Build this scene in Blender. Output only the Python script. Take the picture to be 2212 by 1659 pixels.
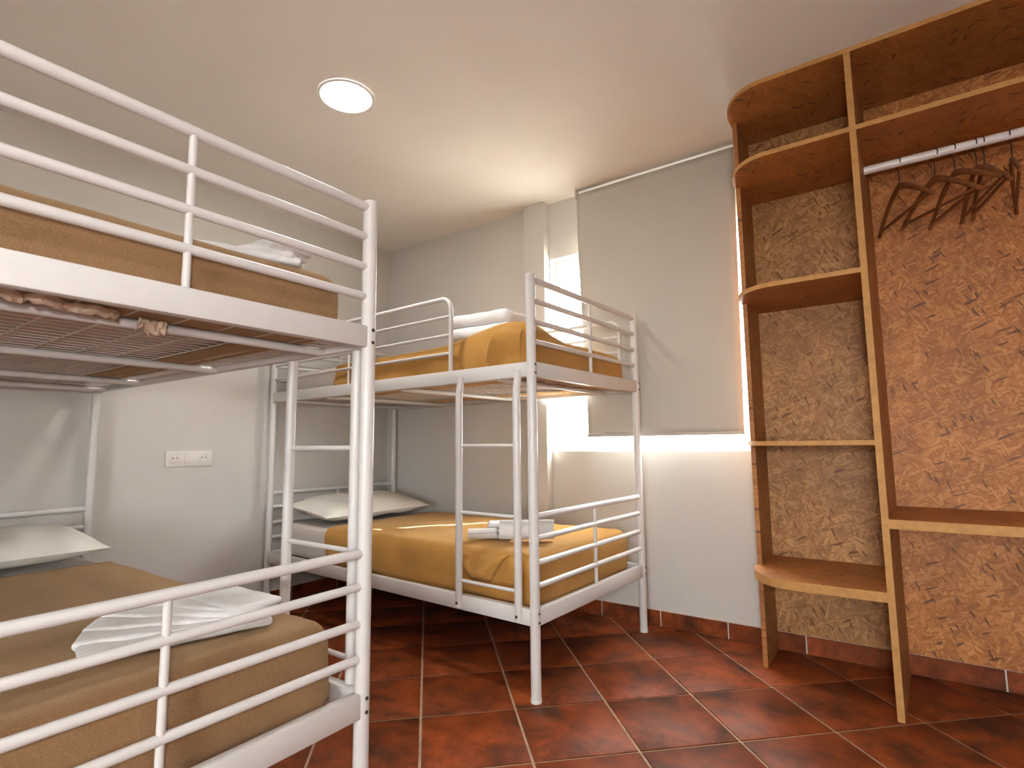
import bpy, bmesh, math, random
from mathutils import Vector, Matrix, Quaternion, noise

random.seed(7)
scene = bpy.context.scene
for o in list(bpy.data.objects):
    bpy.data.objects.remove(o)
COL = scene.collection
PI = math.pi

# ------------------------------------------------------------------ camera
CAM_H = 0.95
cd = bpy.data.cameras.new('camera')
cam = bpy.data.objects.new('camera', cd)
COL.objects.link(cam)
cd.sensor_fit = 'HORIZONTAL'
cd.sensor_width = 36.0
cd.lens = 1176.7 / 2212 * 36.0
cd.clip_start = 0.02
right = Vector((0.81643, 0.57735, -0.010637))
up = Vector((0.07116, -0.082314, 0.994063))
fwd = Vector((-0.573043, 0.81234, 0.108287))
cam.matrix_world = Matrix(((right.x, up.x, -fwd.x, 0), (right.y, up.y, -fwd.y, 0),
                           (right.z, up.z, -fwd.z, CAM_H), (0, 0, 0, 1)))
scene.camera = cam

# ------------------------------------------------------------------ light and exposure
scene.view_settings.view_transform = 'Standard'
scene.view_settings.look = 'None'
scene.view_settings.exposure = 0.28
scene.view_settings.gamma = 1.0
scene.view_settings.use_curve_mapping = False

SKY = 41.0
SUN = 70.0
FLASH = 27.0
LAMP = 114.0
w = bpy.data.worlds.new('daylight')
scene.world = w
w.use_nodes = True
bg = w.node_tree.nodes['Background']
bg.inputs[0].default_value = (1.0, 0.995, 0.985, 1)
bg.inputs[1].default_value = SKY

sd = bpy.data.lights.new('sun', 'SUN')
sd.energy = SUN
sd.angle = math.radians(0.1)
sd.color = (1.0, 0.95, 0.86)
sun = bpy.data.objects.new('sun', sd)
COL.objects.link(sun)
el = math.radians(40)
sdir = -Vector((0.585 * math.cos(el), 0.811 * math.cos(el), math.sin(el)))
sun.rotation_euler = sdir.to_track_quat('-Z', 'Y').to_euler()
sun.location = (2, 6, 5)

fd = bpy.data.lights.new('camera_flash', 'POINT')       # the photographer's hot-shoe flash
fd.energy = FLASH
fd.shadow_soft_size = 0.05
fd.color = (1.0, 0.97, 0.95)
flash = bpy.data.objects.new('camera_flash', fd)
COL.objects.link(flash)
flash.location = (0.10, -0.15, CAM_H + 0.17)

# ------------------------------------------------------------------ materials
def mat(name, rough=0.5, spec=0.5):
    m = bpy.data.materials.new(name)
    m.use_nodes = True
    nt = m.node_tree
    b = nt.nodes['Principled BSDF']
    b.inputs['Roughness'].default_value = rough
    b.inputs['Specular IOR Level'].default_value = spec
    return m, nt, b

def node(nt, t, **kw):
    n = nt.nodes.new(t)
    for k, v in kw.items():
        if k.startswith('i_'):
            n.inputs[k[2:].replace('_', ' ')].default_value = v
        else:
            setattr(n, k, v)
    return n

def ramp(nt, fac, stops):
    r = nt.nodes.new('ShaderNodeValToRGB')
    els = r.color_ramp.elements
    els[0].position, els[0].color = stops[0][0], (*stops[0][1], 1)
    els[1].position, els[1].color = stops[1][0], (*stops[1][1], 1)
    for p, c in stops[2:]:
        e = els.new(p)
        e.color = (*c, 1)
    nt.links.new(fac, r.inputs[0])
    return r.outputs[0]

def mix(nt, fac, a, b, mode='MIX'):
    n = nt.nodes.new('ShaderNodeMix')
    n.data_type = 'RGBA'
    n.blend_type = mode
    for sock, v in ((0, fac), (6, a), (7, b)):
        if hasattr(v, 'is_linked') or hasattr(v, 'links'):
            nt.links.new(v, n.inputs[sock])
        else:
            n.inputs[sock].default_value = v if sock == 0 else (*v, 1)
    return n.outputs[2]

def bump(nt, bsdf, height, strength, dist):
    b = nt.nodes.new('ShaderNodeBump')
    b.inputs['Strength'].default_value = strength
    b.inputs['Distance'].default_value = dist
    nt.links.new(height, b.inputs['Height'])
    nt.links.new(b.outputs[0], bsdf.inputs['Normal'])

def pos(nt):
    return nt.nodes.new('ShaderNodeNewGeometry').outputs['Position']

def noise_n(nt, vec, scale, detail=3, rough=0.5, dist=0.0):
    n = nt.nodes.new('ShaderNodeTexNoise')
    n.inputs['Scale'].default_value = scale
    n.inputs['Detail'].default_value = detail
    n.inputs['Roughness'].default_value = rough
    n.inputs['Distortion'].default_value = dist
    if vec is not None:
        nt.links.new(vec, n.inputs['Vector'])
    return n.outputs['Fac']

def plain(name, col, rough=0.5, spec=0.5, metal=0.0, var=0.04, scale=12, bmp=0.0, bscale=200, bdist=0.002, sheen=0.0):
    m, nt, b = mat(name, rough, spec)
    p = pos(nt)
    n = noise_n(nt, p, scale, 3)
    c = ramp(nt, n, [(0.3, tuple(max(0, x * (1 - var)) for x in col)), (0.7, tuple(min(1, x * (1 + var)) for x in col))])
    nt.links.new(c, b.inputs['Base Color'])
    b.inputs['Metallic'].default_value = metal
    if sheen:
        b.inputs['Sheen Weight'].default_value = sheen
        b.inputs['Sheen Roughness'].default_value = 0.5
    if bmp:
        bump(nt, b, noise_n(nt, p, bscale, 4, 0.6), bmp, bdist)
    return m

M = {}
M['wall'] = plain('wall_paint', (0.60, 0.578, 0.552), 0.75, 0.25, var=0.02, scale=3, bmp=0.25, bscale=90, bdist=0.002)
M['ceiling'] = plain('ceiling_paint', (0.82, 0.79, 0.755), 0.8, 0.2, var=0.02, scale=3, bmp=0.2, bscale=90, bdist=0.002)
M['white_metal'] = plain('white_painted_steel', (0.65, 0.64, 0.638), 0.32, 0.5, var=0.02, scale=30)
M['white_plastic'] = plain('white_plastic', (0.74, 0.71, 0.67), 0.4, 0.5, var=0.02)
M['dark_bolt'] = plain('dark_bolt_steel', (0.10, 0.085, 0.075), 0.4, 0.5, metal=0.6)
M['wire'] = plain('pale_wire', (0.72, 0.66, 0.62), 0.45, 0.5)
M['towel'] = plain('white_towelling', (0.80, 0.80, 0.81), 0.9, 0.15, var=0.03, scale=60, bmp=0.5, bscale=420, bdist=0.004, sheen=0.3)
M['pillow'] = plain('white_cotton', (0.78, 0.755, 0.70), 0.85, 0.2, var=0.03, scale=20, bmp=0.2, bscale=40, bdist=0.006)
M['mattress'] = plain('mattress_sheet', (0.60, 0.55, 0.52), 0.85, 0.2, var=0.04, scale=25, bmp=0.2, bscale=60, bdist=0.004)
M['blind'] = plain('grey_blackout_fabric', (0.49, 0.468, 0.43), 0.8, 0.2, var=0.015, scale=6, bmp=0.08, bscale=600, bdist=0.001)
M['backing'] = plain('white_bounce_coating', (0.85, 0.83, 0.79), 0.7, 0.2)
M['hem'] = plain('beige_crumpled_cotton', (0.50, 0.38, 0.29), 0.9, 0.15, var=0.12, scale=40)
M['grout'] = plain('beige_grout', (0.46, 0.32, 0.23), 0.85, 0.2, var=0.15, scale=40)
M['white_grout'] = plain('white_grout', (0.62, 0.55, 0.52), 0.8, 0.2)
M['rod'] = plain('white_enamelled_rod', (0.84, 0.82, 0.84), 0.25, 0.5)
M['hook'] = plain('dark_hook_steel', (0.09, 0.07, 0.07), 0.35, 0.5, metal=0.8)
M['outside'] = plain('outside_matte', (0.33, 0.31, 0.28), 0.9, 0.1, bmp=0.3, bscale=30)
M['dark_hole'] = plain('dark_socket_hole', (0.06, 0.05, 0.04), 0.6, 0.3)

def blanket_mat(name, c0, c1):
    m, nt, b = mat(name, 0.95, 0.1)
    p = pos(nt)
    n1 = noise_n(nt, p, 5, 3, 0.6)
    n2 = noise_n(nt, p, 260, 3, 0.7)
    c = ramp(nt, n1, [(0.3, c0), (0.7, c1)])
    c2 = ramp(nt, n2, [(0.3, (0.78, 0.78, 0.78)), (0.7, (1.16, 1.16, 1.16))])
    nt.links.new(mix(nt, 1.0, c, c2, 'MULTIPLY'), b.inputs['Base Color'])
    b.inputs['Sheen Weight'].default_value = 0.35
    b.inputs['Sheen Roughness'].default_value = 0.5
    b.inputs['Sheen Tint'].default_value = (0.9, 0.7, 0.45, 1)
    bump(nt, b, noise_n(nt, p, 340, 4, 0.7), 0.6, 0.003)
    return m
M['blanket_brown'] = blanket_mat('brown_wool', (0.26, 0.150, 0.075), (0.31, 0.178, 0.088))
M['blanket_ochre'] = blanket_mat('ochre_wool', (0.42, 0.205, 0.046), (0.50, 0.258, 0.064))

def tile_mat():
    m, nt, b = mat('terracotta_glaze', 0.5, 0.2)
    p = pos(nt)
    oi = nt.nodes.new('ShaderNodeObjectInfo')
    add = nt.nodes.new('ShaderNodeVectorMath'); add.operation = 'ADD'
    sc = nt.nodes.new('ShaderNodeVectorMath'); sc.operation = 'SCALE'
    comb = nt.nodes.new('ShaderNodeCombineXYZ')
    for i in range(3):
        nt.links.new(oi.outputs['Random'], comb.inputs[i])
    nt.links.new(comb.outputs[0], sc.inputs[0]); sc.inputs['Scale'].default_value = 37.0
    nt.links.new(p, add.inputs[0]); nt.links.new(sc.outputs[0], add.inputs[1])
    v = add.outputs[0]
    n1 = noise_n(nt, v, 5.5, 4, 0.6, 0.6)
    n2 = noise_n(nt, v, 17, 4, 0.65, 0.4)
    c = ramp(nt, n1, [(0.30, (0.070, 0.024, 0.012)), (0.47, (0.20, 0.046, 0.014)), (0.62, (0.29, 0.062, 0.016)), (0.78, (0.34, 0.088, 0.024))])
    c2 = ramp(nt, n2, [(0.30, (0.62, 0.58, 0.56)), (0.60, (1.08, 1.08, 1.08))])
    c = mix(nt, 1.0, c, c2, 'MULTIPLY')
    hv = ramp(nt, oi.outputs['Random'], [(0.0, (0.82, 0.80, 0.80)), (1.0, (1.14, 1.12, 1.10))])
    c = mix(nt, 1.0, c, hv, 'MULTIPLY')
    nt.links.new(c, b.inputs['Base Color'])
    r = nt.nodes.new('ShaderNodeMapRange')
    r.inputs[3].default_value = 0.38; r.inputs[4].default_value = 0.62
    nt.links.new(n2, r.inputs[0]); nt.links.new(r.outputs[0], b.inputs['Roughness'])
    bump(nt, b, n1, 0.25, 0.004)
    return m
M['tile'] = tile_mat()

def osb(name, ax, dark, base, light, contrast=1.0, flake=1.0, rough=0.55):
    """pressed wood flakes: three layers of long thin cells lying in the board's plane"""
    m, nt, b = mat(name, rough, 0.4)
    sep = nt.nodes.new('ShaderNodeSeparateXYZ')
    nt.links.new(pos(nt), sep.inputs[0])
    comb = nt.nodes.new('ShaderNodeCombineXYZ')
    nt.links.new(sep.outputs[ax[0]], comb.inputs[0])
    nt.links.new(sep.outputs[ax[1]], comb.inputs[1])
    v0 = comb.outputs[0]
    dn = nt.nodes.new('ShaderNodeTexNoise'); dn.inputs['Scale'].default_value = 16; dn.inputs['Detail'].default_value = 3
    nt.links.new(v0, dn.inputs['Vector'])
    sub = nt.nodes.new('ShaderNodeVectorMath'); sub.operation = 'SUBTRACT'
    nt.links.new(dn.outputs['Color'], sub.inputs[0]); sub.inputs[1].default_value = (0.5, 0.5, 0.5)
    scl = nt.nodes.new('ShaderNodeVectorMath'); scl.operation = 'SCALE'; scl.inputs['Scale'].default_value = 0.016
    nt.links.new(sub.outputs[0], scl.inputs[0])
    ad = nt.nodes.new('ShaderNodeVectorMath'); ad.operation = 'ADD'
    nt.links.new(v0, ad.inputs[0]); nt.links.new(scl.outputs[0], ad.inputs[1])
    v0 = ad.outputs[0]
    layers = []
    for k, (ang, sx, sy) in enumerate(((0.5, 20, 105), (1.9, 17, 90), (2.75, 25, 135), (1.15, 34, 190))):
        mp = nt.nodes.new('ShaderNodeMapping')
        mp.inputs['Rotation'].default_value = (0, 0, ang)
        mp.inputs['Scale'].default_value = (sx * flake, sy * flake, 1)
        mp.inputs['Location'].default_value = (k * 3.7, k * 1.3, 0)
        mp.vector_type = 'POINT'
        rot = nt.nodes.new('ShaderNodeVectorRotate'); rot.rotation_type = 'Z_AXIS'; rot.inputs['Angle'].default_value = ang
        nt.links.new(v0, rot.inputs['Vector'])
        mp.inputs['Rotation'].default_value = (0, 0, 0)
        nt.links.new(rot.outputs[0], mp.inputs['Vector'])
        vo = nt.nodes.new('ShaderNodeTexVoronoi'); vo.voronoi_dimensions = '2D'
        vo.inputs['Scale'].default_value = 1.0
        vo.inputs['Randomness'].default_value = 1.0
        nt.links.new(mp.outputs[0], vo.inputs['Vector'])
        s = nt.nodes.new('ShaderNodeSeparateColor')
        nt.links.new(vo.outputs['Color'], s.inputs[0])
        layers.append(s.outputs)
    def shade(s):
        return ramp(nt, s, [(0.0, tuple(base[i] * (1 - 0.30 * contrast) for i in range(3))), (0.5, base),
                            (1.0, tuple(base[i] + (light[i] - base[i]) * contrast for i in range(3)))])
    def gate(s, t):
        g = nt.nodes.new('ShaderNodeMath'); g.operation = 'GREATER_THAN'; g.inputs[1].default_value = t
        nt.links.new(s, g.inputs[0])
        return g.outputs[0]
    c = shade(layers[0][0])
    c = mix(nt, gate(layers[1][1], 0.55), c, shade(layers[1][0]))
    c = mix(nt, gate(layers[2][1], 0.62), c, shade(layers[2][0]))
    c = mix(nt, gate(layers[3][1], 0.80), c, shade(layers[3][0]))
    c = mix(nt, gate(layers[2][2], 0.990), c, dark)
    c = mix(nt, gate(layers[3][2], 0.986), c, dark)
    n = noise_n(nt, v0, 6.0, 4, 0.6)
    c = mix(nt, 1.0, c, ramp(nt, n, [(0.3, (0.78, 0.74, 0.72)), (0.7, (1.14, 1.14, 1.14))]), 'MULTIPLY')
    fine = noise_n(nt, v0, 150, 4, 0.75)
    c = mix(nt, 1.0, c, ramp(nt, fine, [(0.3, (0.84, 0.84, 0.84)), (0.7, (1.12, 1.12, 1.12))]), 'MULTIPLY')
    nt.links.new(c, b.inputs['Base Color'])
    bump(nt, b, layers[1][0], 0.25, 0.0015)
    return m
DK = (0.17, 0.062, 0.02)
M['osb_back'] = osb('osb_back_board', (0, 2), DK, (0.46, 0.170, 0.045), (0.64, 0.30, 0.095), 0.85)
M['osb_back_pale'] = osb('osb_back_board_pale', (0, 2), DK, (0.40, 0.185, 0.062), (0.58, 0.32, 0.125), 0.85)
M['osb_shelf'] = osb('osb_shelf_board', (0, 1), DK, (0.42, 0.150, 0.035), (0.52, 0.22, 0.065), 0.5)
M['osb_side'] = osb('osb_side_board', (1, 2), DK, (0.40, 0.165, 0.045), (0.50, 0.23, 0.075), 0.5)
M['osb_edge'] = plain('sanded_board_edge', (0.46, 0.24, 0.080), 0.6, 0.3, var=0.12, scale=45)
M['hanger_wood'] = plain('brown_hanger_wood', (0.20, 0.070, 0.022), 0.45, 0.4, var=0.2, scale=40)

def glass_mat():
    m = bpy.data.materials.new('window_glass'); m.use_nodes = True
    nt = m.node_tree; nt.nodes.clear()
    out = nt.nodes.new('ShaderNodeOutputMaterial')
    mx = nt.nodes.new('ShaderNodeMixShader')
    tr = nt.nodes.new('ShaderNodeBsdfTransparent'); tr.inputs[0].default_value = (0.95, 0.97, 0.96, 1)
    gl = nt.nodes.new('ShaderNodeBsdfGlossy'); gl.inputs['Roughness'].default_value = 0.02
    mx.inputs[0].default_value = 0.06
    nt.links.new(tr.outputs[0], mx.inputs[1]); nt.links.new(gl.outputs[0], mx.inputs[2]); nt.links.new(mx.outputs[0], out.inputs[0])
    return m
M['glass'] = glass_mat()

def emit_mat(name, col, s):
    m, nt, b = mat(name, 0.5)
    b.inputs['Base Color'].default_value = (*col, 1)
    b.inputs['Emission Color'].default_value = (*col, 1)
    b.inputs['Emission Strength'].default_value = s
    return m
M['lamp'] = emit_mat('led_diffuser', (1.0, 0.97, 0.91), LAMP)

# ------------------------------------------------------------------ mesh helpers
def finish(bm, name, m, parent=None, smooth=True, kind=None):
    bmesh.ops.recalc_face_normals(bm, faces=bm.faces)
    me = bpy.data.meshes.new(name)
    bm.to_mesh(me); bm.free()
    for mm in (m if isinstance(m, (list, tuple)) else [m]):
        me.materials.append(M[mm])
    if smooth:
        for p in me.polygons:
            p.use_smooth = True
        me.set_sharp_from_angle(angle=math.radians(38))
    o = bpy.data.objects.new(name, me)
    COL.objects.link(o)
    if parent:
        o.parent = parent
    if kind:
        o['kind'] = kind
    return o

def empty(name, loc=(0, 0, 0), rz=0.0):
    o = bpy.data.objects.new(name, None)
    COL.objects.link(o)
    o.location = loc
    o.rotation_euler = (0, 0, rz)
    o.empty_display_size = 0.1
    return o

def tag(o, label, cat, group=None):
    o['label'] = label
    o['category'] = cat
    if group:
        o['group'] = group
    return o

def add_box(bm, lo, hi, bev=0.0, seg=2):
    r = bmesh.ops.create_cube(bm, size=1.0)
    vs = r['verts']
    for v in vs:
        v.co = Vector([lo[i] + (v.co[i] + 0.5) * (hi[i] - lo[i]) for i in range(3)])
    if bev:
        es = list({e for v in vs for e in v.link_edges})
        bmesh.ops.bevel(bm, geom=es, offset=bev, segments=seg, affect='EDGES', profile=0.5)

def box(name, lo, hi, m, parent=None, bev=0.0, seg=2, kind=None):
    bm = bmesh.new()
    add_box(bm, lo, hi, bev, seg)
    return finish(bm, name, m, parent, kind=kind)

def add_tube(bm, pts, r, seg=14, cap=True, ry=None):
    pts = [Vector(p) for p in pts]
    n = len(pts)
    tang = []
    for i in range(n):
        t = (pts[min(i + 1, n - 1)] - pts[max(i - 1, 0)]).normalized()
        tang.append(t)
    ref = Vector((0, 0, 1)) if abs(tang[0].z) < 0.9 else Vector((1, 0, 0))
    u = (ref - tang[0] * ref.dot(tang[0])).normalized()
    rings = []
    for i in range(n):
        if i:
            q = tang[i - 1].rotation_difference(tang[i])
            u = (q @ u).normalized()
        v = tang[i].cross(u)
        ri = r[i] if isinstance(r, (list, tuple)) else r
        rj = ri if ry is None else ry
        rings.append([bm.verts.new(pts[i] + u * (math.cos(2 * PI * k / seg) * ri) + v * (math.sin(2 * PI * k / seg) * rj)) for k in range(seg)])
    for a, b in zip(rings, rings[1:]):
        for k in range(seg):
            bm.faces.new((a[k], a[(k + 1) % seg], b[(k + 1) % seg], b[k]))
    if cap:
        bm.faces.new(rings[0][::-1])
        bm.faces.new(rings[-1])

def tube(name, pts, r, m, parent=None, seg=14, ry=None):
    bm = bmesh.new()
    add_tube(bm, pts, r, seg, ry=ry)
    return finish(bm, name, m, parent)

def arc(c, a, b, r, n=8):
    """quarter turn: from c + r*a to c + r*b"""
    c, a, b = Vector(c), Vector(a), Vector(b)
    return [c + a * (r * math.cos(t)) + b * (r * math.sin(t)) for t in [PI / 2 * k / n for k in range(n + 1)]]

def prism(name, outline, z0, z1, mats, parent=None, bev=0.0):
    """flat board: outline in xy, faces get slot 0, edge band slot 1"""
    bm = bmesh.new()
    lo = [bm.verts.new((x, y, z0)) for x, y in outline]
    hi = [bm.verts.new((x, y, z1)) for x, y in outline]
    bm.faces.new(lo[::-1]); bm.faces.new(hi)
    n = len(outline)
    for k in range(n):
        f = bm.faces.new((lo[k], lo[(k + 1) % n], hi[(k + 1) % n], hi[k]))
        f.material_index = 1 if len(mats) > 1 else 0
    if bev:
        es = [e for e in bm.edges if e.calc_face_angle(0) > 0.7]
        bmesh.ops.bevel(bm, geom=es, offset=bev, segments=2, affect='EDGES', profile=0.5)
    return finish(bm, name, mats, parent)

def coords(lo, hi, r, step):
    inner = max(2, int(round((hi - lo - 2 * r) / step)))
    cs = [lo, lo + .2 * r, lo + .5 * r, lo + .78 * r]
    cs += [lo + r + (hi - lo - 2 * r) * k / inner for k in range(inner + 1)]
    cs += [hi - .78 * r, hi - .5 * r, hi - .2 * r, hi]
    return cs

def rbox_bm(lo, hi, r, step=0.04, disp=None, keep=None):
    """rounded soft box with a dense skin; disp(p, n) -> new p; keep(centre) filters faces"""
    bm = bmesh.new()
    ax = [coords(lo[i], hi[i], r, step) for i in range(3)]
    for i in range(3):
        j, k = (i + 1) % 3, (i + 2) % 3
        for side in (lo[i], hi[i]):
            grid = []
            for a in ax[j]:
                row = []
                for b in ax[k]:
                    p = [0, 0, 0]
                    p[i], p[j], p[k] = side, a, b
                    row.append(bm.verts.new(p))
                grid.append(row)
            for x in range(len(grid) - 1):
                for y in range(len(grid[0]) - 1):
                    bm.faces.new((grid[x][y], grid[x + 1][y], grid[x + 1][y + 1], grid[x][y + 1]))
    bmesh.ops.remove_doubles(bm, verts=bm.verts, dist=1e-6)
    if keep:
        bad = [f for f in bm.faces if not keep(f.calc_center_median())]
        bmesh.ops.delete(bm, geom=bad, context='FACES')
    for v in bm.verts:
        q = Vector([min(max(v.co[i], lo[i] + r), hi[i] - r) for i in range(3)])
        d = v.co - q
        nrm = d.normalized() if d.length > 1e-9 else Vector((0, 0, 1))
        p = q + nrm * r if d.length > 1e-9 else v.co.copy()
        if disp:
            p = disp(p, nrm)
        v.co = p
    return bm

def smoothstep(a, b, x):
    t = min(max((x - a) / (b - a), 0), 1)
    return t * t * (3 - 2 * t)

def gauss(x, s):
    return math.exp(-x * x / (2 * s * s))

# ------------------------------------------------------------------ the room
XL, XR, YF, YB, ZC = -3.17, 1.25, -2.8, 2.845, 2.452
TH = 0.22

def struct(o):
    o['kind'] = 'structure'
    return o

# floor: grout bed with every tile a piece of its own, laid diagonally
floor = struct(box('floor', (XL - TH, YF - TH, -0.15), (XR + TH, YB + TH, -0.004), 'grout'))
O2, A2, B2 = Vector((-2.141, 2.190)), Vector((0.2420, 0.2338)), Vector((0.2338, -0.2420))
TS = A2.length
ta, tb = A2.normalized(), B2.normalized()
GAP = 0.0045
XMIN, XMAX, YMIN, YMAX = XL + 0.011, XR - 0.011, YF + 0.011, YB - 0.011

def clip(poly):
    for axis, lim, sgn in ((0, XMIN, 1), (0, XMAX, -1), (1, YMIN, 1), (1, YMAX, -1)):
        out = []
        for k in range(len(poly)):
            p, q = poly[k], poly[(k + 1) % len(poly)]
            dp, dq = (p[axis] - lim) * sgn, (q[axis] - lim) * sgn
            if dp >= 0:
                out.append(p)
            if dp * dq < 0:
                out.append(p + (q - p) * (dp / (dp - dq)))
        poly = out
        if len(poly) < 3:
            return []
    return poly

def tile_mesh(poly):
    """pillowed tile with a small eased edge"""
    bm = bmesh.new()
    c = sum(poly, Vector((0, 0))) / len(poly)
    ins = [p + (c - p).normalized() * 0.004 for p in poly]
    a = [bm.verts.new((p.x, p.y, -0.006)) for p in poly]
    b = [bm.verts.new((p.x, p.y, -0.0018)) for p in poly]
    d = [bm.verts.new((p.x, p.y, 0.0)) for p in ins]
    n = len(poly)
    for k in range(n):
        bm.faces.new((a[k], a[(k + 1) % n], b[(k + 1) % n], b[k]))
        bm.faces.new((b[k], b[(k + 1) % n], d[(k + 1) % n], d[k]))
    bm.faces.new(d)
    return bm

h = TS / 2 - GAP
full = [ta * sx * h + tb * sy * h for sx, sy in ((-1, -1), (1, -1), (1, 1), (-1, 1))]
full_mesh = None
for i in range(-18, 20):
    for j in range(-18, 20):
        c = O2 + A2 * (i + 0.5) + B2 * (j + 0.5)
        poly = [c + p for p in full]
        cl = clip(poly)
        if not cl:
            continue
        area = abs(sum(cl[k].x * cl[(k + 1) % len(cl)].y - cl[(k + 1) % len(cl)].x * cl[k].y for k in range(len(cl)))) / 2
        if area < 2e-4:
            continue
        if len(cl) == 4 and abs(area - (2 * h) ** 2) < 1e-6:
            if full_mesh is None:
                o = finish(tile_mesh(full), 'floor_tile', 'tile', floor)
                full_mesh = o.data
            else:
                o = bpy.data.objects.new('floor_tile', full_mesh)
                COL.objects.link(o)
                o.parent = floor
            o.location = (c.x, c.y, 0)
        else:
            cc = sum(cl, Vector((0, 0))) / len(cl)
            o = finish(tile_mesh([p - cc for p in cl]), 'floor_tile', 'tile', floor)
            o.location = (cc.x, cc.y, 0)

# window opening in the back wall
WX0, WX1, WZ0, WZ1 = -1.705, -0.545, 0.90, 2.09
bm = bmesh.new()
for lo, hi in (((XL - TH, YB, 0), (WX0, YB + TH, ZC)), ((WX1, YB, 0), (XR + TH, YB + TH, ZC)),
               ((WX0, YB, 0), (WX1, YB + TH, WZ0)), ((WX0, YB, WZ1), (WX1, YB + TH, ZC))):
    add_box(bm, lo, hi)
wall_back = struct(finish(bm, 'wall_back', 'wall', smooth=False))
wall_left = struct(box('wall_left', (XL - TH, YF - TH, 0), (XL, YB, ZC), 'wall'))
wall_right = struct(box('wall_right', (XR, YF - TH, 0), (XR + TH, YB, ZC), 'wall'))
VX0, VX1, VZ0, VZ1 = -0.05, 1.05, 0.55, 1.55          # added window opening behind the camera, for fill light
bm = bmesh.new()
for lo, hi in (((XL, YF - TH, 0), (VX0, YF, ZC)), ((VX1, YF - TH, 0), (XR, YF, ZC)),
               ((VX0, YF - TH, 0), (VX1, YF, VZ0)), ((VX0, YF - TH, VZ1), (VX1, YF, ZC))):
    add_box(bm, lo, hi)
wall_front = struct(finish(bm, 'wall_front', 'wall', smooth=False))
ceiling = struct(box('ceiling', (XL - TH, YF - TH, ZC), (XR + TH, YB + TH, ZC + 0.15), 'ceiling'))
pillar = struct(box('wall_pillar', (-1.862, 2.783, 0), (-1.711, YB, ZC), 'wall', bev=0.004))

# windows: frame, mullion and two panes each
def window(name, x0, x1, z0, z1, y_in, s):
    """s = +1: wall's outside towards +y"""
    win = struct(empty(name, ((x0 + x1) / 2, y_in + s * 0.10, z0)))
    def wbox(nm, lo, hi, m):
        lo, hi = [a - b for a, b in zip(lo, win.location)], [a - b for a, b in zip(hi, win.location)]
        lo, hi = [min(p) for p in zip(lo, hi)], [max(p) for p in zip(lo, hi)]
        return box(nm, lo, hi, m, win, bev=0.003 if m != 'glass' else 0.0)
    fy0, fy1 = y_in + s * 0.07, y_in + s * 0.12
    xm = (x0 + x1) / 2
    wbox('window_frame', (x0, fy0, z0), (x0 + 0.03, fy1, z1), 'white_plastic')
    wbox('window_frame', (x1 - 0.03, fy0, z0), (x1, fy1, z1), 'white_plastic')
    wbox('window_frame', (x0 + 0.03, fy0, z0), (x1 - 0.03, fy1, z0 + 0.03), 'white_plastic')
    wbox('window_frame', (x0 + 0.03, fy0, z1 - 0.03), (x1 - 0.03, fy1, z1), 'white_plastic')
    wbox('mullion', (xm - 0.02, fy0, z0 + 0.03), (xm + 0.02, fy1, z1 - 0.03), 'white_plastic')
    g0, g1 = fy0 + s * 0.020, fy0 + s * 0.024
    wbox('pane', (x0 + 0.028, g0, z0 + 0.028), (xm - 0.018, g1, z1 - 0.028), 'glass')
    wbox('pane', (xm + 0.018, g0, z0 + 0.028), (x1 - 0.028, g1, z1 - 0.028), 'glass')
window('window_1', WX0, WX1, WZ0, WZ1, YB, 1)
window('fill_window', VX0, VX1, VZ0, VZ1, YF, -1)  # unseen, added so daylight fills the room from behind the camera

struct(box('ground_outside', (-25, -25, -0.6), (25, 25, -0.4), 'outside'))

# unseen slab added to block the sun: only a narrow blade reaches the window
struct(box('sun_blocker', (2.953, 9.0, -0.4), (4.15, 9.2, 8.6), 'outside'))

# baseboards of red tile
def baseboard(name, length, origin, rz, first, pitch=0.335):
    root = struct(box(name, (0, 0, 0), (length, 0.006, 0.0805), 'white_grout'))
    root.location = origin
    root.rotation_euler = (0, 0, rz)
    x = first
    while x > 0:
        x -= pitch
    while x < length:
        a, b = max(0, x + 0.003), min(length, x + pitch - 0.003)
        if b - a > 0.01:
            box('baseboard_tile', (a, 0.002, 0.0), (b, 0.0105, 0.0775), 'tile', root, bev=0.0015, seg=1)
        x += pitch
    return root
# tiles stand proud towards the room: local +y must point into the room
baseboard('baseboard_back', XR + 1.711, (XR, YB, 0), PI, (XR + 0.739))
baseboard('baseboard_corner', 3.17 - 1.862, (-1.862, YB, 0), PI, 0.2)
baseboard('baseboard_pillar', 0.151, (-1.711, 2.783, 0), PI, 0.4)
baseboard('baseboard_left', YB - YF, (XL, YB, 0), -PI / 2, 0.1)

# ------------------------------------------------------------------ bunk beds
W, L, PH = 0.938, 1.94, 1.62
UP_BARS = (1.605, 1.520, 1.435, 1.352)
LO_BARS = (0.670, 0.587, 0.496, 0.410)
RAILS = ((1.210, 1.270), (0.268, 0.330))

def bolt(parent, p, axis, r=0.0048):
    p, a = Vector(p), Vector(axis)
    return tube('bolt', [p - a * 0.004, p + a * 0.0015], r, 'dark_bolt', parent, seg=10)

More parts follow.
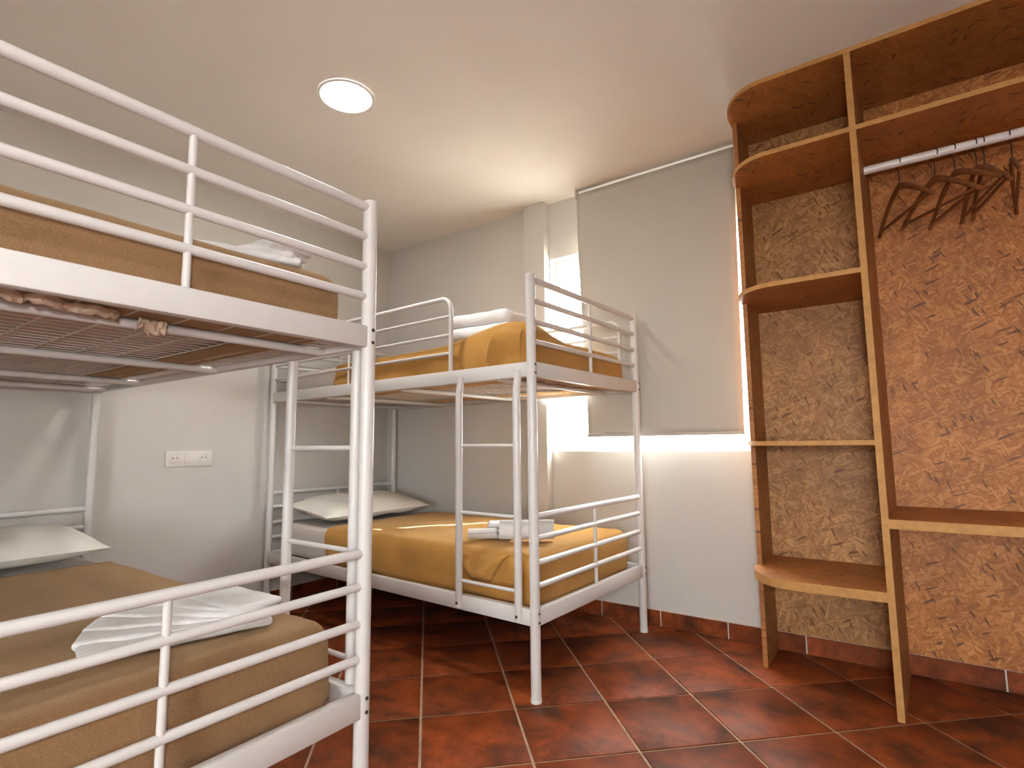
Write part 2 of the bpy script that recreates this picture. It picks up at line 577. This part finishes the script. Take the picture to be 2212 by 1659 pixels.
def make_bed(loc, rz, ladder_at_low_y, near_guard, label):
    t = empty('bunk_bed', loc, rz)
    tag(t, label, 'bunk bed', 'white metal bunk beds')
    yl, yf, s = (0.0, W, -1) if ladder_at_low_y else (W, 0.0, 1)
    for x in (0, -L):
        for y in (0, W):
            p = tube('post', [(x, y, 0.012), (x, y, PH)], 0.0195, 'white_metal', t, 20)
            tube('foot_cap', [(x, y, 0.0), (x, y, 0.016)], 0.021, 'white_plastic', p, 20)
            tube('top_cap', [(x, y, PH - 0.002), (x, y, PH + 0.004), (x, y, PH + 0.006)], [0.0197, 0.0185, 0.013], 'white_plastic', p, 20)
            sx = 1 if x == 0 else -1
            for z in (1.258, 1.224, 0.316, 0.283):
                bolt(p, (x + sx * 0.0195, y, z), (sx, 0, 0))
        for bars, (z0, z1) in ((UP_BARS, RAILS[0]), (LO_BARS, RAILS[1])):
            for k, z in enumerate(bars):
                tube('end_bar', [(x, 0.012, z), (x, W - 0.012, z)], 0.0125 if k == 0 else 0.0108, 'white_metal', t, 14)
            tube('end_upright', [(x, W / 2, z1 - 0.004), (x, W / 2, bars[0])], 0.0082, 'white_metal', t, 12)
            box('end_rail', (x - 0.0145, 0.012, z0), (x + 0.0145, W - 0.012, z1), 'white_metal', t, 0.005)
    for z0, z1 in RAILS:
        for y in (0, W):
            rr = box('side_rail', (-L + 0.012, y - 0.0145, z0), (-0.012, y + 0.0145, z1), 'white_metal', t, 0.005)
            if y == yl and z0 < 1:
                for x in (-0.065, -0.375):
                    bolt(rr, (x, y + s * 0.031, 0.298), (0, s, 0), 0.006)
        for x in (-0.177, -0.79, -1.40, -1.80):
            tube('cross_tube', [(x, 0.012, z0 + 0.006), (x, W - 0.012, z0 + 0.006)], 0.0115, 'white_metal', t, 12, ry=0.0115)
        bm = bmesh.new()
        zz = z0 + 0.0205
        y = 0.02
        x = -0.03
        while x > -L + 0.03:
            add_box(bm, (x - 0.0021, 0.014, zz - 0.0013), (x + 0.0021, W - 0.014, zz + 0.0013))
            x -= 0.045
        y = 0.03
        while y < W - 0.02:
            add_box(bm, (-L + 0.014, y - 0.0019, zz - 0.0040), (-0.014, y + 0.0019, zz - 0.0011))
            y += 0.0975
        finish(bm, 'wire_mesh', 'wire', t, smooth=False, kind='stuff')
    # ladder
    yy = yl + s * 0.0165
    for x in (-0.065, -0.375):
        xt = x + 0.008
        tube('ladder_stile', [(x, yy, 0.281), (x, yy, 1.14), (x + 0.002, yy, 1.17), (xt, yy - s * 0.003, 1.215), (xt, yy - s * 0.003, 1.235)],
             [0.0155] * 5, 'white_metal', t, 16)
    for z in (0.388, 0.665, 0.942):
        tube('ladder_rung', [(-0.065, yy, z), (-0.375, yy, z)], 0.0072, 'white_metal', t, 12)
    # guard rails of the upper bunk
    def guard(y, xe):
        R = 0.055
        pts = [(xe, y, 1.262)] + arc((xe - R, y, 1.605 - R), (1, 0, 0), (0, 0, 1), R) + [(-L + 0.012, y, 1.605)]
        g = tube('guard_rail', pts, 0.0105, 'white_metal', t, 12)
        for z in UP_BARS[1:]:
            tube('guard_bar', [(xe, y, z), (-L + 0.012, y, z)], 0.0075, 'white_metal', g, 10)
        xm_ = (xe - L) / 2
        tube('guard_upright', [(xm_, y, 1.262), (xm_, y, 1.605)], 0.0065, 'white_metal', g, 10)
    if near_guard:
        guard(yl, -0.44)
    guard(yf, -0.085)
    return t

BED_A = ((-1.16, 0.03, 0), 0.0)
BED_B = ((-1.161, 1.78, 0), math.radians(-2.6))
bed_a = make_bed(*BED_A, False, False, 'white metal bunk bed in front, its foot end cut by the photo edge')
bed_b = make_bed(*BED_B, True, True, 'white metal bunk bed by the window, with ladder and rounded guard rail')

# ------------------------------------------------------------------ bedding
def place(o, bed):
    o.location = bed[0]
    o.rotation_euler = (0, 0, bed[1])
    return o

MX0, MX1, MY0, MY1 = -L + 0.035, -0.052, 0.066, W - 0.066

def mattress(bed, z0, z1, label):
    bm = rbox_bm((MX0, MY0, z0), (MX1, MY1, z1), 0.035, 0.06,
                 lambda p, n: p + n * (0.003 * noise.noise(p * 7)))
    o = place(finish(bm, 'mattress', 'mattress'), bed)
    tag(o, label, 'mattress', 'bunk mattresses')
    # stitched border
    pts = []
    for z in (z0 + 0.02, z1 - 0.02):
        bm2 = bmesh.new()
        r = 0.0035
        x0, x1, y0, y1 = MX0, MX1, MY0, MY1
        c = 0.035
        loop = []
        for cx, cy, a0 in ((x1 - c, y1 - c, 0), (x0 + c, y1 - c, 1), (x0 + c, y0 + c, 2), (x1 - c, y0 + c, 3)):
            for k in range(5):
                a = PI / 2 * (a0 + k / 4)
                loop.append((cx + 0.030 * math.cos(a), cy + 0.030 * math.sin(a), z))
        loop.append(loop[0])
        add_tube(bm2, loop, r, 6)
        finish(bm2, 'piping', 'mattress', o)
    return o

def blanket(bed, z0, z1, xhead, m, label, extra=None, amp=1.0, seed=0.0, puff=0.0, step=0.028):
    lo = (xhead - 0.06, MY0 - 0.007, z0 - 0.006)
    hi = (MX1 + 0.009, MY1 + 0.007, z1 + 0.008)
    def disp(p, n):
        q = p + Vector((seed, seed * .7, 0))
        top = smoothstep(z1 - 0.06, z1, p.z)
        side = 1 - top
        d = amp * (0.0045 * noise.noise(q * 4.3) + 0.003 * noise.noise(q * 11)) * (0.5 + 0.5 * top)
        d += amp * side * 0.004 * (1 + math.sin(p.x * 21 + 3 * noise.noise(q * 3) + seed)) * (0.3 if p.z < z0 + 0.01 else 1.0)
        d += 0.001
        p = p + n * max(d, -0.002)
        if puff:
            p.z += puff * top
        if extra:
            p = extra(p, n)
        return p
    def keep(c):
        if c.x < lo[0] + 0.0605:
            return False
        if c.z < lo[2] + 1e-4 and lo[1] + 0.16 < c.y < hi[1] - 0.16 and c.x < hi[0] - 0.20:
            return False
        return True
    bm = rbox_bm(lo, hi, 0.045, step, disp, keep)
    o = place(finish(bm, 'blanket', m), bed)
    mo = o.modifiers.new('thickness', 'SOLIDIFY')
    mo.thickness = 0.005
    mo.offset = 1.0
    return tag(o, label, 'blanket', 'wool blankets on the bunks')

UZ0, UZ1 = 1.240, 1.392
LZ0, LZ1 = 0.302, 0.490
mattress(BED_A, UZ0, UZ1, 'white mattress on the upper bunk of the front bed, under brown blanket')
mattress(BED_A, LZ0, LZ1, 'white mattress on the lower bunk of the front bed, under pleated towels')
mattress(BED_B, UZ0, UZ1, 'white mattress on the upper bunk beside the blind')
mattress(BED_B, LZ0, LZ1, 'white mattress on the lower bunk beside the window wall')

def corner_a(p, n):
    # gathered edge at the foot corner next to the ladder
    k = gauss(p.x + 0.075, 0.012) * smoothstep(MY1 - 0.03, MY1, p.y)
    p.y -= 0.007 * k
    return p

def fold_upper_b(p, n):
    # the blanket bulges up beside the ladder opening, split by a slanting crease
    near = 1 - smoothstep(MY0 + 0.02, MY0 + 0.30, p.y)
    hump = (gauss(p.x + 0.15, 0.11) + 0.55 * gauss(p.x + 0.36, 0.12)) * near
    up = smoothstep(UZ0 + 0.03, UZ1, p.z)
    p.z += 0.058 * hump * up
    if p.y < MY0 + 0.05:
        f = (p.z - UZ0) / (UZ1 - UZ0)
        xc = -0.33 + 0.13 * f
        side = 1 - smoothstep(MY0, MY0 + 0.05, p.y)
        p.y -= 0.020 * hump * (0.4 + 0.6 * math.sin(min(max(f, 0), 1) * PI))
        # long lazy folds towards the head
        p.y -= 0.010 * side * smoothstep(0.45, 0.7, -p.x) * (1 + math.sin(f * 7 + p.x * 5)) * 0.6
    return p

def fold_lower_b(p, n):
    # hospital corner: a slanting flap at the foot end of the ladder side
    if p.y < MY0 + 0.05:
        f = min(max((p.z - LZ0) / (LZ1 - LZ0), 0), 1)
        side = 1 - smoothstep(MY0, MY0 + 0.05, p.y)
        xr = -0.235 + 0.10 * smoothstep(0.45, 1.0, f) - 0.02 * (1 - f)
        # soft slack folds along the side
        p.y -= 0.012 * side * smoothstep(0.5, 0.8, -p.x) * (1 + math.sin(f * 4 + p.x * 6)) * 0.7
    return p

bl_front = blanket(BED_A, UZ0, UZ1, -1.40, 'blanket_brown', 'brown wool blanket on the upper bunk of the front bed', corner_a, 0.7, 1.3)
blanket(BED_A, LZ0, LZ1, -1.40, 'blanket_brown', 'brown wool blanket on the lower bunk of the front bed, under pleated towels', corner_a, 0.8, 4.1, puff=0.006)
bl_up = blanket(BED_B, UZ0, UZ1, -1.38, 'blanket_ochre', 'ochre wool blanket bulging over the upper bunk by the blind', fold_upper_b, 1.2, 7.7, step=0.012)
bl_low = blanket(BED_B, LZ0, LZ1, -1.42, 'blanket_ochre', 'ochre wool blanket tucked on the lower bunk by the window wall, sun streak across it', fold_lower_b, 1.0, 2.2, puff=0.004, step=0.012)

def corner_flap(bl):
    """loose triangular fold of the blanket hanging at the foot corner beside the ladder"""
    bm = bmesh.new()
    nu, nv = 22, 14
    g = []
    for i in range(nu + 1):
        row = []
        for j in range(nv + 1):
            u, v = i / nu, j / nv
            xr = -0.165 - 0.088 * v ** 0.75
            x = -0.45 + (xr + 0.45) * u
            zb = 0.430 - 0.050 * u + 0.010 * math.sin(u * 9)
            z = LZ1 + 0.008 + (zb - LZ1 - 0.008) * v - 0.012 * (1 - u) * (1 - v)
            out = 0.010 + 0.055 * u ** 1.6 * (0.25 + 0.75 * v) * (1 - smoothstep(0.86, 1.0, u) * 0.75) + 0.012 * v * (1 - u)
            out -= 0.012 * smoothstep(0.8, 1.0, v)
            out += 0.004 * math.sin(u * 7 + v * 5)
            row.append(bm.verts.new((x, MY0 - 0.006 - out * smoothstep(0.0, 0.25, v + 0.1), z)))
        g.append(row)
    for i in range(nu):
        for j in range(nv):
            bm.faces.new((g[i][j], g[i + 1][j], g[i + 1][j + 1], g[i][j + 1]))
    o = finish(bm, 'corner_fold', 'blanket_ochre', bl)
    mo = o.modifiers.new('thickness', 'SOLIDIFY'); mo.thickness = 0.006; mo.offset = 0
    # hanging tail showing below the flap
    bm = rbox_bm((-0.43, MY0 - 0.034, LZ0 + 0.026), (-0.275, MY0 - 0.004, LZ0 + 0.078), 0.014, 0.02,
                 lambda p, n: p + n * 0.004 * noise.noise(p * 30))
    finish(bm, 'corner_fold', 'blanket_ochre', bl)

def crease_flap(bl):
    """bulging foot corner of the blanket, its free edge lapping over a slanting crease"""
    bm = bmesh.new()
    nu, nv = 20, 16
    g = []
    for i in range(nu + 1):
        row = []
        for j in range(nv + 1):
            u, v = i / nu, j / nv                       # u 0 at the free edge, 1 at the foot; v 0 top, 1 bottom
            xl = -0.215 - 0.11 * v + 0.03 * math.sin(v * PI)
            x = xl + (-0.075 - xl) * u
            zt = UZ1 + 0.050 + 0.014 * math.sin(u * PI) - 0.012 * u
            z = zt + (UZ0 + 0.032 - zt) * v
            out = 0.006 + 0.034 * (1 - u) ** 1.2 * math.sin(min(1, v * 1.05 + 0.12) * PI) + 0.012 * math.sin(v * PI)
            out -= 0.016 * (1 - smoothstep(0.0, 0.14, u))
            y = MY0 - 0.020 - out + 0.045 * (1 - smoothstep(0.0, 0.28, v)) ** 2
            row.append(bm.verts.new((x, y, z + 0.003 * math.sin(u * 8))))
        g.append(row)
    for i in range(nu):
        for j in range(nv):
            bm.faces.new((g[i][j], g[i + 1][j], g[i + 1][j + 1], g[i][j + 1]))
    o = finish(bm, 'corner_fold', 'blanket_ochre', bl)
    mo = o.modifiers.new('thickness', 'SOLIDIFY'); mo.thickness = 0.006; mo.offset = 0

def crumpled_hem(bl, pts, width, seed):
    """crumpled pale edge of the bedding hanging through the wire base under the foot rail"""
    bm = bmesh.new()
    rows = []
    n = len(pts) * 5 - 4
    for k in range(n):
        t = k / 5
        i = min(int(t), len(pts) - 2)
        p = Vector(pts[i]).lerp(Vector(pts[i + 1]), t - i)
        row = []
        for j in range(6):
            v = j / 5
            q = Vector((k * 0.9 + seed, v * 2.3, seed))
            d = Vector((-0.016 * v + 0.010 * noise.noise(q), 0.006 * noise.noise(q + Vector((7, 0, 0))), -width * v * (0.75 + 0.5 * noise.noise(q * 0.7)) + 0.004 * noise.noise(q * 2)))
            row.append(bm.verts.new(p + d))
        rows.append(row)
    for a, b in zip(rows, rows[1:]):
        for j in range(5):
            bm.faces.new((a[j], a[j + 1], b[j + 1], b[j]))
    o = finish(bm, 'crumpled_hem', 'hem', bl)
    mo = o.modifiers.new('thickness', 'SOLIDIFY'); mo.thickness = 0.003; mo.offset = 0

def pillow(bed, cx, cy, z, lx, ly, hgt, rz, tilt, label, seed):
    bm = bmesh.new()
    n = 28
    grids = []
    for sgn in (1, -1):
        g = []
        for i in range(n + 1):
            row = []
            for j in range(n + 1):
                u, v = -1 + 2 * i / n, -1 + 2 * j / n
                prof = max(0.0, (1 - abs(u) ** 2.6) * (1 - abs(v) ** 3.2)) ** 0.55
                # drawn-in sides, pointed corners
                x = u * lx / 2 * (1 - 0.06 * (1 - v * v))
                y = v * ly / 2 * (1 - 0.05 * (1 - u * u))
                q = Vector((x * 6 + seed, y * 6, sgn))
                zz = sgn * hgt / 2 * prof * (1 + 0.22 * noise.noise(q)) + 0.008 * noise.noise(q * 2.5) * prof
                if sgn < 0:
                    zz *= 0.75
                row.append(bm.verts.new((x, y, zz)))
            g.append(row)
        grids.append(g)
        for i in range(n):
            for j in range(n):
                bm.faces.new((g[i][j], g[i + 1][j], g[i + 1][j + 1], g[i][j + 1]))
    bmesh.ops.remove_doubles(bm, verts=bm.verts, dist=1e-5)
    o = finish(bm, 'pillow', 'pillow')
    mw = Matrix.Translation(bed[0]) @ Matrix.Rotation(bed[1], 4, 'Z') @ Matrix.Translation((cx, cy, z + hgt * 0.36)) @ Matrix.Rotation(rz, 4, 'Z') @ Matrix.Rotation(tilt, 4, 'Y')
    o.matrix_world = mw
    return tag(o, label, 'pillow', 'pillows')
corner_flap(bl_low)
crumpled_hem(bl_front, [(-0.060, 0.20, 1.226), (-0.085, 0.24, 1.222), (-0.070, 0.27, 1.226), (-0.100, 0.31, 1.222), (-0.090, 0.35, 1.225), (-0.115, 0.40, 1.224)], 0.020, 2.0)
crumpled_hem(bl_front, [(-0.125, 0.435, 1.222), (-0.130, 0.455, 1.220), (-0.128, 0.475, 1.220), (-0.122, 0.490, 1.222)], 0.036, 9.0)
crumpled_hem(bl_up, [(-0.075, 0.12, 1.224), (-0.060, 0.18, 1.226), (-0.085, 0.24, 1.224), (-0.065, 0.32, 1.226), (-0.080, 0.42, 1.224), (-0.070, 0.52, 1.226)], 0.016, 5.0)
crease_flap(bl_up)
pillow(BED_A, -1.665, 0.485, LZ1 + 0.026, 0.43, 0.78, 0.15, 0.0, math.radians(5), 'white pillow at the head of the front bed lower bunk', 1.0)
pillow(BED_B, -1.665, 0.455, LZ1 + 0.026, 0.43, 0.78, 0.15, 0.0, math.radians(6), 'white pillow on the lower bunk beside the window wall', 5.0)

# ------------------------------------------------------------------ towels
def soft_slab(lx, ly, lz, r, seed, wave=0.003):
    return rbox_bm((-lx / 2, -ly / 2, 0), (lx / 2, ly / 2, lz), r, 0.025,
                   lambda p, n: p + n * (wave * noise.noise(p * 14 + Vector((seed, 0, seed)))))

def pleated_towels(base, tips, z0, label, dz=0.0105, width=0.135, thick=0.024):
    root = empty('pleated_towel', (base[0], base[1], z0))
    tag(root, label, 'towel', 'folded white towels')
    for k, tp in enumerate(tips):
        d = Vector((tp[0] - base[0], tp[1] - base[1]))
        ln = d.length + 0.06
        bm = soft_slab(ln, width, thick, thick * 0.49, k * 3.1, 0.004)
        o = finish(bm, 'fold', 'towel', root)
        ang = math.atan2(d.y, d.x)
        o.location = (d.x / 2, d.y / 2, 0.003 + k * dz)
        o.rotation_euler = (0, math.radians(-1.5 - 0.6 * k) * 0, ang)
    return root
pleated_towels((-1.345, 0.775), [(-1.420, 0.470), (-1.490, 0.495), (-1.550, 0.540), (-1.595, 0.600), (-1.620, 0.680), (-1.610, 0.760)],
               LZ1 + 0.0245, 'white towels fanned in pleats on the front bed lower bunk', dz=0.0065, thick=0.019, width=0.13)
pleated_towels((-1.30, 0.80), [(-1.39, 0.56), (-1.46, 0.60), (-1.51, 0.66), (-1.54, 0.73), (-1.54, 0.80)],
               UZ1 + 0.0175, 'white towels on the upper bunk of the front bed, half hidden', dz=0.0115)

# folded stack on the upper bunk by the blind
st = empty('folded_towel', (-1.545, 2.02, UZ1 + 0.034))
tag(st, 'white folded towel stack on the upper bunk by the blind', 'towel', 'folded white towels')
for k, (lx, ly, ox, rz) in enumerate(((0.34, 0.22, 0, 0.05), (0.33, 0.21, -0.004, 0.06))):
    o = finish(soft_slab(lx, ly, 0.066, 0.030, k * 2.3, 0.005), 'fold', 'towel', st)
    o.location = (ox, 0, k * 0.063)
    o.rotation_euler = (0, 0, rz)

def roll_mesh(length, r0, r1, turns, thick):
    bm = bmesh.new()
    n = int(turns * 22)
    sec = []
    for k in range(n + 1):
        a = 2 * PI * turns * k / n
        r = r0 + (r1 - r0) * k / n
        c, s_ = math.cos(a), math.sin(a)
        sec.append(((r - thick / 2) * c, (r - thick / 2) * s_, (r + thick / 2) * c, (r + thick / 2) * s_))
    ends = []
    for x, sh in ((-length / 2, 1.0), (-length / 2 + 0.006, 1.03), (length / 2 - 0.006, 1.03), (length / 2, 1.0)):
        ends.append([(bm.verts.new((x, a * 1, b)), bm.verts.new((x, c * sh, d * sh))) for a, b, c, d in sec])
    for e0, e1 in zip(ends, ends[1:]):
        for k in range(n):
            bm.faces.new((e0[k][1], e0[k + 1][1], e1[k + 1][1], e1[k][1]))
            bm.faces.new((e0[k][0], e1[k][0], e1[k + 1][0], e0[k + 1][0]))
        bm.faces.new((e0[0][0], e0[0][1], e1[0][1], e1[0][0]))
        bm.faces.new((e0[n][0], e1[n][0], e1[n][1], e0[n][1]))
    for k in range(n):
        bm.faces.new((ends[0][k][0], ends[0][k + 1][0], ends[0][k + 1][1], ends[0][k][1]))
        bm.faces.new((ends[-1][k][0], ends[-1][k][1], ends[-1][k + 1][1], ends[-1][k + 1][0]))
    return bm
ZT = LZ1 + 0.022
ra = math.atan2(0.12, 0.19)
o = finish(roll_mesh(0.245, 0.006, 0.040, 3.2, 0.0105), 'rolled_towel', 'towel')
o.location = (-1.405, 2.095, ZT + 0.047)
o.rotation_euler = (0.6, 0, ra)
tag(o, 'large white rolled towel on the lower bunk by the window wall', 'towel', 'rolled white towels')
o = finish(roll_mesh(0.13, 0.005, 0.022, 2.4, 0.008), 'rolled_towel', 'towel')
o.location = (-1.585, 1.998, ZT + 0.028)
o.rotation_euler = (0.3, 0, ra + 0.15)
tag(o, 'small white rolled towel at the left end of the large roll', 'towel', 'rolled white towels')
fs = empty('folded_towel', (-1.565, 2.115, ZT))
tag(fs, 'small white folded towel behind the two rolled towels', 'towel', 'folded white towels')
for k in range(3):
    o = finish(soft_slab(0.13, 0.11, 0.024, 0.0115, 9 + k, 0.002), 'fold', 'towel', fs)
    o.location = (0.002 * k, 0, k * 0.0235)
    o.rotation_euler = (0, 0, ra + 0.04 * k)

# ------------------------------------------------------------------ roller blind
bl = empty('roller_blind', (-1.018, 2.770, 0.981))
tag(bl, 'grey roller blind hanging from the ceiling in front of the window', 'blind')
bz = ZC - 0.981
bm = bmesh.new()
nx, nz = 24, 40
zt, zb = bz - 0.030, 0.012
front = []
for i in range(nx + 1):
    row = []
    for j in range(nz + 1):
        u, v = i / nx, j / nz                     # v 0 top .. 1 bottom
        xa = -0.450 + 0.032 * smoothstep(0.15, 1.0, v)
        xb = 0.440 - 0.022 * v
        x = xa + (xb - xa) * u
        y = 0.004 * math.sin(u * 9 + 1) * v + 0.010 * v * gauss(u, 0.10) + 0.003 * noise.noise(Vector((u * 3, v * 4, 0)))
        row.append(bm.verts.new((x, y, zt + (zb - zt) * v)))
    front.append(row)
for i in range(nx):
    for j in range(nz):
        bm.faces.new((front[i][j], front[i + 1][j], front[i + 1][j + 1], front[i][j + 1]))
fab = finish(bm, 'blind_fabric', 'blind', bl)
mo = fab.modifiers.new('thickness', 'SOLIDIFY'); mo.thickness = 0.0012; mo.offset = 0
back = fab.copy(); back.name = 'blind_backing'; back.data = fab.data.copy(); COL.objects.link(back)   # unseen white layer, added to bounce light behind the blind
back.data.materials.clear(); back.data.materials.append(M['backing'])
back.location = (0, 0.0022, 0)
tube('roller_tube', [(-0.450, 0.019, bz - 0.052), (0.440, 0.019, bz - 0.052)], 0.0150, 'white_plastic', bl, 20)
box('bottom_bar', (-0.416, -0.003, 0.0), (0.419, 0.006, 0.016), 'blind', bl, bev=0.002)
for x in (-0.462, 0.442):
    b_ = box('bracket', (x, -0.008, bz - 0.062), (x + 0.008, 0.038, bz - 0.001), 'white_plastic', bl, bev=0.002)

# ------------------------------------------------------------------ wardrobe of pressed wood board
wd = empty('open_wardrobe', (0.0, 2.83, 0))
tag(wd, 'tall open wardrobe of pressed wood board with curved shelves and hanging rod', 'wardrobe')
YBK = 2.824
FR = 2.343
DX0, DX1 = -0.072, -0.050
PX0, PX1 = -0.536, -0.517
XE = 1.19
SKEW = 0.022
def loc(p):
    return (p[0] - wd.location.x, p[1] - wd.location.y)
def left_outline(x_end, ov=0.0):
    pts = [(x_end + (SKEW if x_end < 0 else 0), YBK), (-0.538 - ov, YBK), (-0.540 - ov, 2.56)]
    for k in range(1, 14):
        a = PI / 2 * k / 14
        pts.append((-0.37 - (0.17 + ov) * math.cos(a), 2.56 - 0.217 * math.sin(a)))
    pts += [(-0.37, FR), (x_end, FR)]
    return [loc(p) for p in pts][::-1]
SH = [(2.434 - 0.001, 2.4515), (2.115, 2.134), (1.565, 1.584), (0.930, 0.948), (0.387, 0.421)]
prism('top_board', left_outline(XE, 0.006), *SH[0], ['osb_shelf', 'osb_edge'], wd)
for z0, z1 in SH[1:]:
    prism('shelf', left_outline(DX0), z0, z1, ['osb_shelf', 'osb_edge'], wd)
for z0, z1 in (SH[1], (0.640, 0.672)):
    prism('shelf', [loc(p) for p in ((DX1, FR), (XE, FR), (XE, YBK), (DX1 + SKEW, YBK))], z0, z1, ['osb_shelf', 'osb_edge'], wd)
zs = [0.0] + [v for s_ in SH[::-1] for v in s_][:-1]
for k in range(0, len(zs) - 1, 2):
    z0, z1 = zs[k], zs[k + 1]
    prism('side_panel', [loc(p) for p in ((PX0, 2.578), (PX1, 2.578), (PX1, YBK), (PX0, YBK))], z0, z1, ['osb_side', 'osb_side'], wd)
def upright(name, x0, x1):
    bm = bmesh.new()
    add_box(bm, (*loc((x0, FR + 0.001)), 0.0), (*loc((x1, YBK)), 2.433))
    bm.normal_update()
    for f in bm.faces:
        f.material_index = 1 if abs(f.normal.y) > 0.5 else 0
    for v in bm.verts:
        if x1 < 0.5 and v.co.y > loc((0, 2.6))[1]:
            v.co.x += SKEW
    return finish(bm, name, ['osb_side', 'osb_edge'], wd, smooth=False)
upright('divider', DX0, DX1)
upright('divider', XE - 0.02, XE)
box('back_panel', (*loc((PX0, YBK + 0.0002)), 0.083), (*loc((-0.041, 2.8335)), 2.433), 'osb_back_pale', wd, bev=0.001, seg=1)
box('back_panel', (*loc((-0.038, YBK + 0.001)), 0.083), (*loc((0.535, 2.8335)), 2.433), 'osb_back', wd, bev=0.001, seg=1)
box('back_panel', (*loc((0.538, YBK + 0.001)), 0.083), (*loc((XE, 2.8335)), 2.433), 'osb_back', wd, bev=0.001, seg=1)
RY, RZ = 2.58, 2.046
rod = tube('hanging_rod', [(DX1 + 0.001, RY - 2.83, RZ), (XE - 0.021, RY - 2.83, RZ)], 0.0165, 'rod', wd, 18)
for x in (DX1 + 0.0, XE - 0.026):
    tube('rod_socket', [(x + 0.0005, RY - 2.83, RZ), (x + 0.006, RY - 2.83, RZ)], 0.021, 'rod', rod, 18)

# ------------------------------------------------------------------ wooden hangers on the rod
def make_hanger(x, rz, label, wid=0.43, drop=0.13, sway=0.0):
    t = empty('coat_hanger', (x, RY, RZ), rz)
    t.rotation_euler = (sway, 0, rz)
    tag(t, label, 'hanger', 'wooden coat hangers')
    # hook: over the rod, then down to the neck of the wood (hanger lies in its own yz plane)
    R = 0.0192
    pts = [(0, -R * math.cos(a), R * math.sin(a)) for a in [-0.5 + k * (PI + 0.35) / 14 for k in range(15)]]
    pts = [Vector(p) for p in pts]
    pts += [Vector((0, 0.016, -0.014)), Vector((0, 0.004, -0.030)), Vector((0, 0, -0.050)), Vector((0, 0, -0.088))]
    tube('hook', pts, 0.0019, 'hook', t, 8)
    top = -0.086
    arm = []
    n = 16
    for k in range(n + 1):
        u = -1 + 2 * k / n
        z = top - 0.012 - drop * (abs(u) ** 1.25)
        arm.append(Vector((0.010 * (u * u - 0.4), u * wid / 2, z)))
    rad = [0.0075 + 0.006 * (1 - abs(-1 + 2 * k / n)) for k in range(n + 1)]
    tube('shoulder', arm, rad, 'hanger_wood', t, 10, ry=0.0065)
    e = 0.90
    zb_ = top - 0.012 - drop * e ** 1.25
    tube('trouser_bar', [(0.004, -e * wid / 2, zb_), (0.004, e * wid / 2, zb_)], 0.0052, 'hanger_wood', t, 10)
    return t
HG = [(0.074, 24, 0.0, 'leftmost wooden hanger on the white rod, beside the divider'),
      (0.188, 32, 0.06, 'second wooden hanger from the divider on the white rod'),
      (0.244, 24, -0.04, 'third wooden hanger from the divider on the white rod'),
      (0.309, 12, 0.0, 'fourth wooden hanger from the divider on the white rod'),
      (0.332, 8, 0.05, 'fifth wooden hanger from the divider, its hook close to the fourth'),
      (0.407, -6, -0.03, 'rightmost wooden hanger on the white rod')]
for x, a, sw, lab in HG:
    make_hanger(x, math.radians(a), lab, sway=sw)

# ------------------------------------------------------------------ double power outlet on the left wall
so = empty('power_outlet', (XL, 1.430, 0.888))
tag(so, 'white triple-gang power outlet plate with two round sockets on the left wall', 'outlet')
bm = bmesh.new()
add_box(bm, (0, -0.1195, -0.042), (0.008, 0.1195, 0.042), 0.003)
finish(bm, 'frame', 'white_plastic', so)
box('blank_cover', (0.006, -0.0275, -0.0275), (0.0105, 0.0275, 0.0275), 'white_plastic', so, 0.0015)
for y in (-0.074, 0.074):
    bm = bmesh.new()
    add_box(bm, (0.006, y - 0.0275, -0.0275), (0.0095, y + 0.0275, 0.0275), 0.0012)
    sk = finish(bm, 'socket', 'white_plastic', so)
    bm = bmesh.new()
    prof = [(0.0100, 0.0215), (0.0118, 0.0205), (0.0118, 0.0190), (0.0098, 0.0180)]
    rings = [[bm.verts.new((px_, y + r * math.cos(2 * PI * k / 28), r * math.sin(2 * PI * k / 28))) for k in range(28)] for px_, r in prof]
    for a, b in zip(rings, rings[1:]):
        for k in range(28):
            bm.faces.new((a[k], a[(k + 1) % 28], b[(k + 1) % 28], b[k]))
    finish(bm, 'socket_ring', 'white_plastic', sk)
    for dy in (-0.0095, 0.0095):
        tube('pin_hole', [(0.0090, y + dy, 0.003), (0.0101, y + dy, 0.003)], 0.0034, 'dark_hole', sk, 12)

# ------------------------------------------------------------------ ceiling lamps
def downlight(x, y, label):
    t = empty('ceiling_downlight', (x, y, ZC))
    tag(t, label, 'ceiling light', 'ceiling downlights')
    bm = bmesh.new()
    prof = [(0.113, -0.0005), (0.118, -0.004), (0.116, -0.008), (0.108, -0.009), (0.106, -0.004)]
    rings = [[bm.verts.new((r * math.cos(2 * PI * k / 48), r * math.sin(2 * PI * k / 48), z)) for k in range(48)] for r, z in prof]
    for a, b in zip(rings, rings[1:]):
        for k in range(48):
            bm.faces.new((a[k], a[(k + 1) % 48], b[(k + 1) % 48], b[k]))
    finish(bm, 'trim_ring', 'white_plastic', t)
    bm = bmesh.new()
    vs = [bm.verts.new((0.107 * math.cos(2 * PI * k / 48), 0.107 * math.sin(2 * PI * k / 48), -0.006)) for k in range(48)]
    vt = [bm.verts.new((0.107 * math.cos(2 * PI * k / 48), 0.107 * math.sin(2 * PI * k / 48), -0.002)) for k in range(48)]
    bm.faces.new(vs[::-1]); bm.faces.new(vt)
    for k in range(48):
        bm.faces.new((vs[k], vs[(k + 1) % 48], vt[(k + 1) % 48], vt[k]))
    finish(bm, 'diffuser', 'lamp', t)
    return t
downlight(-1.847, 1.398, 'round white ceiling light glowing above the gap between the bunk beds')
downlight(0.10, -0.60, 'round white fill light added on the ceiling behind the camera')  # second lamp is out of view, added to brighten the room
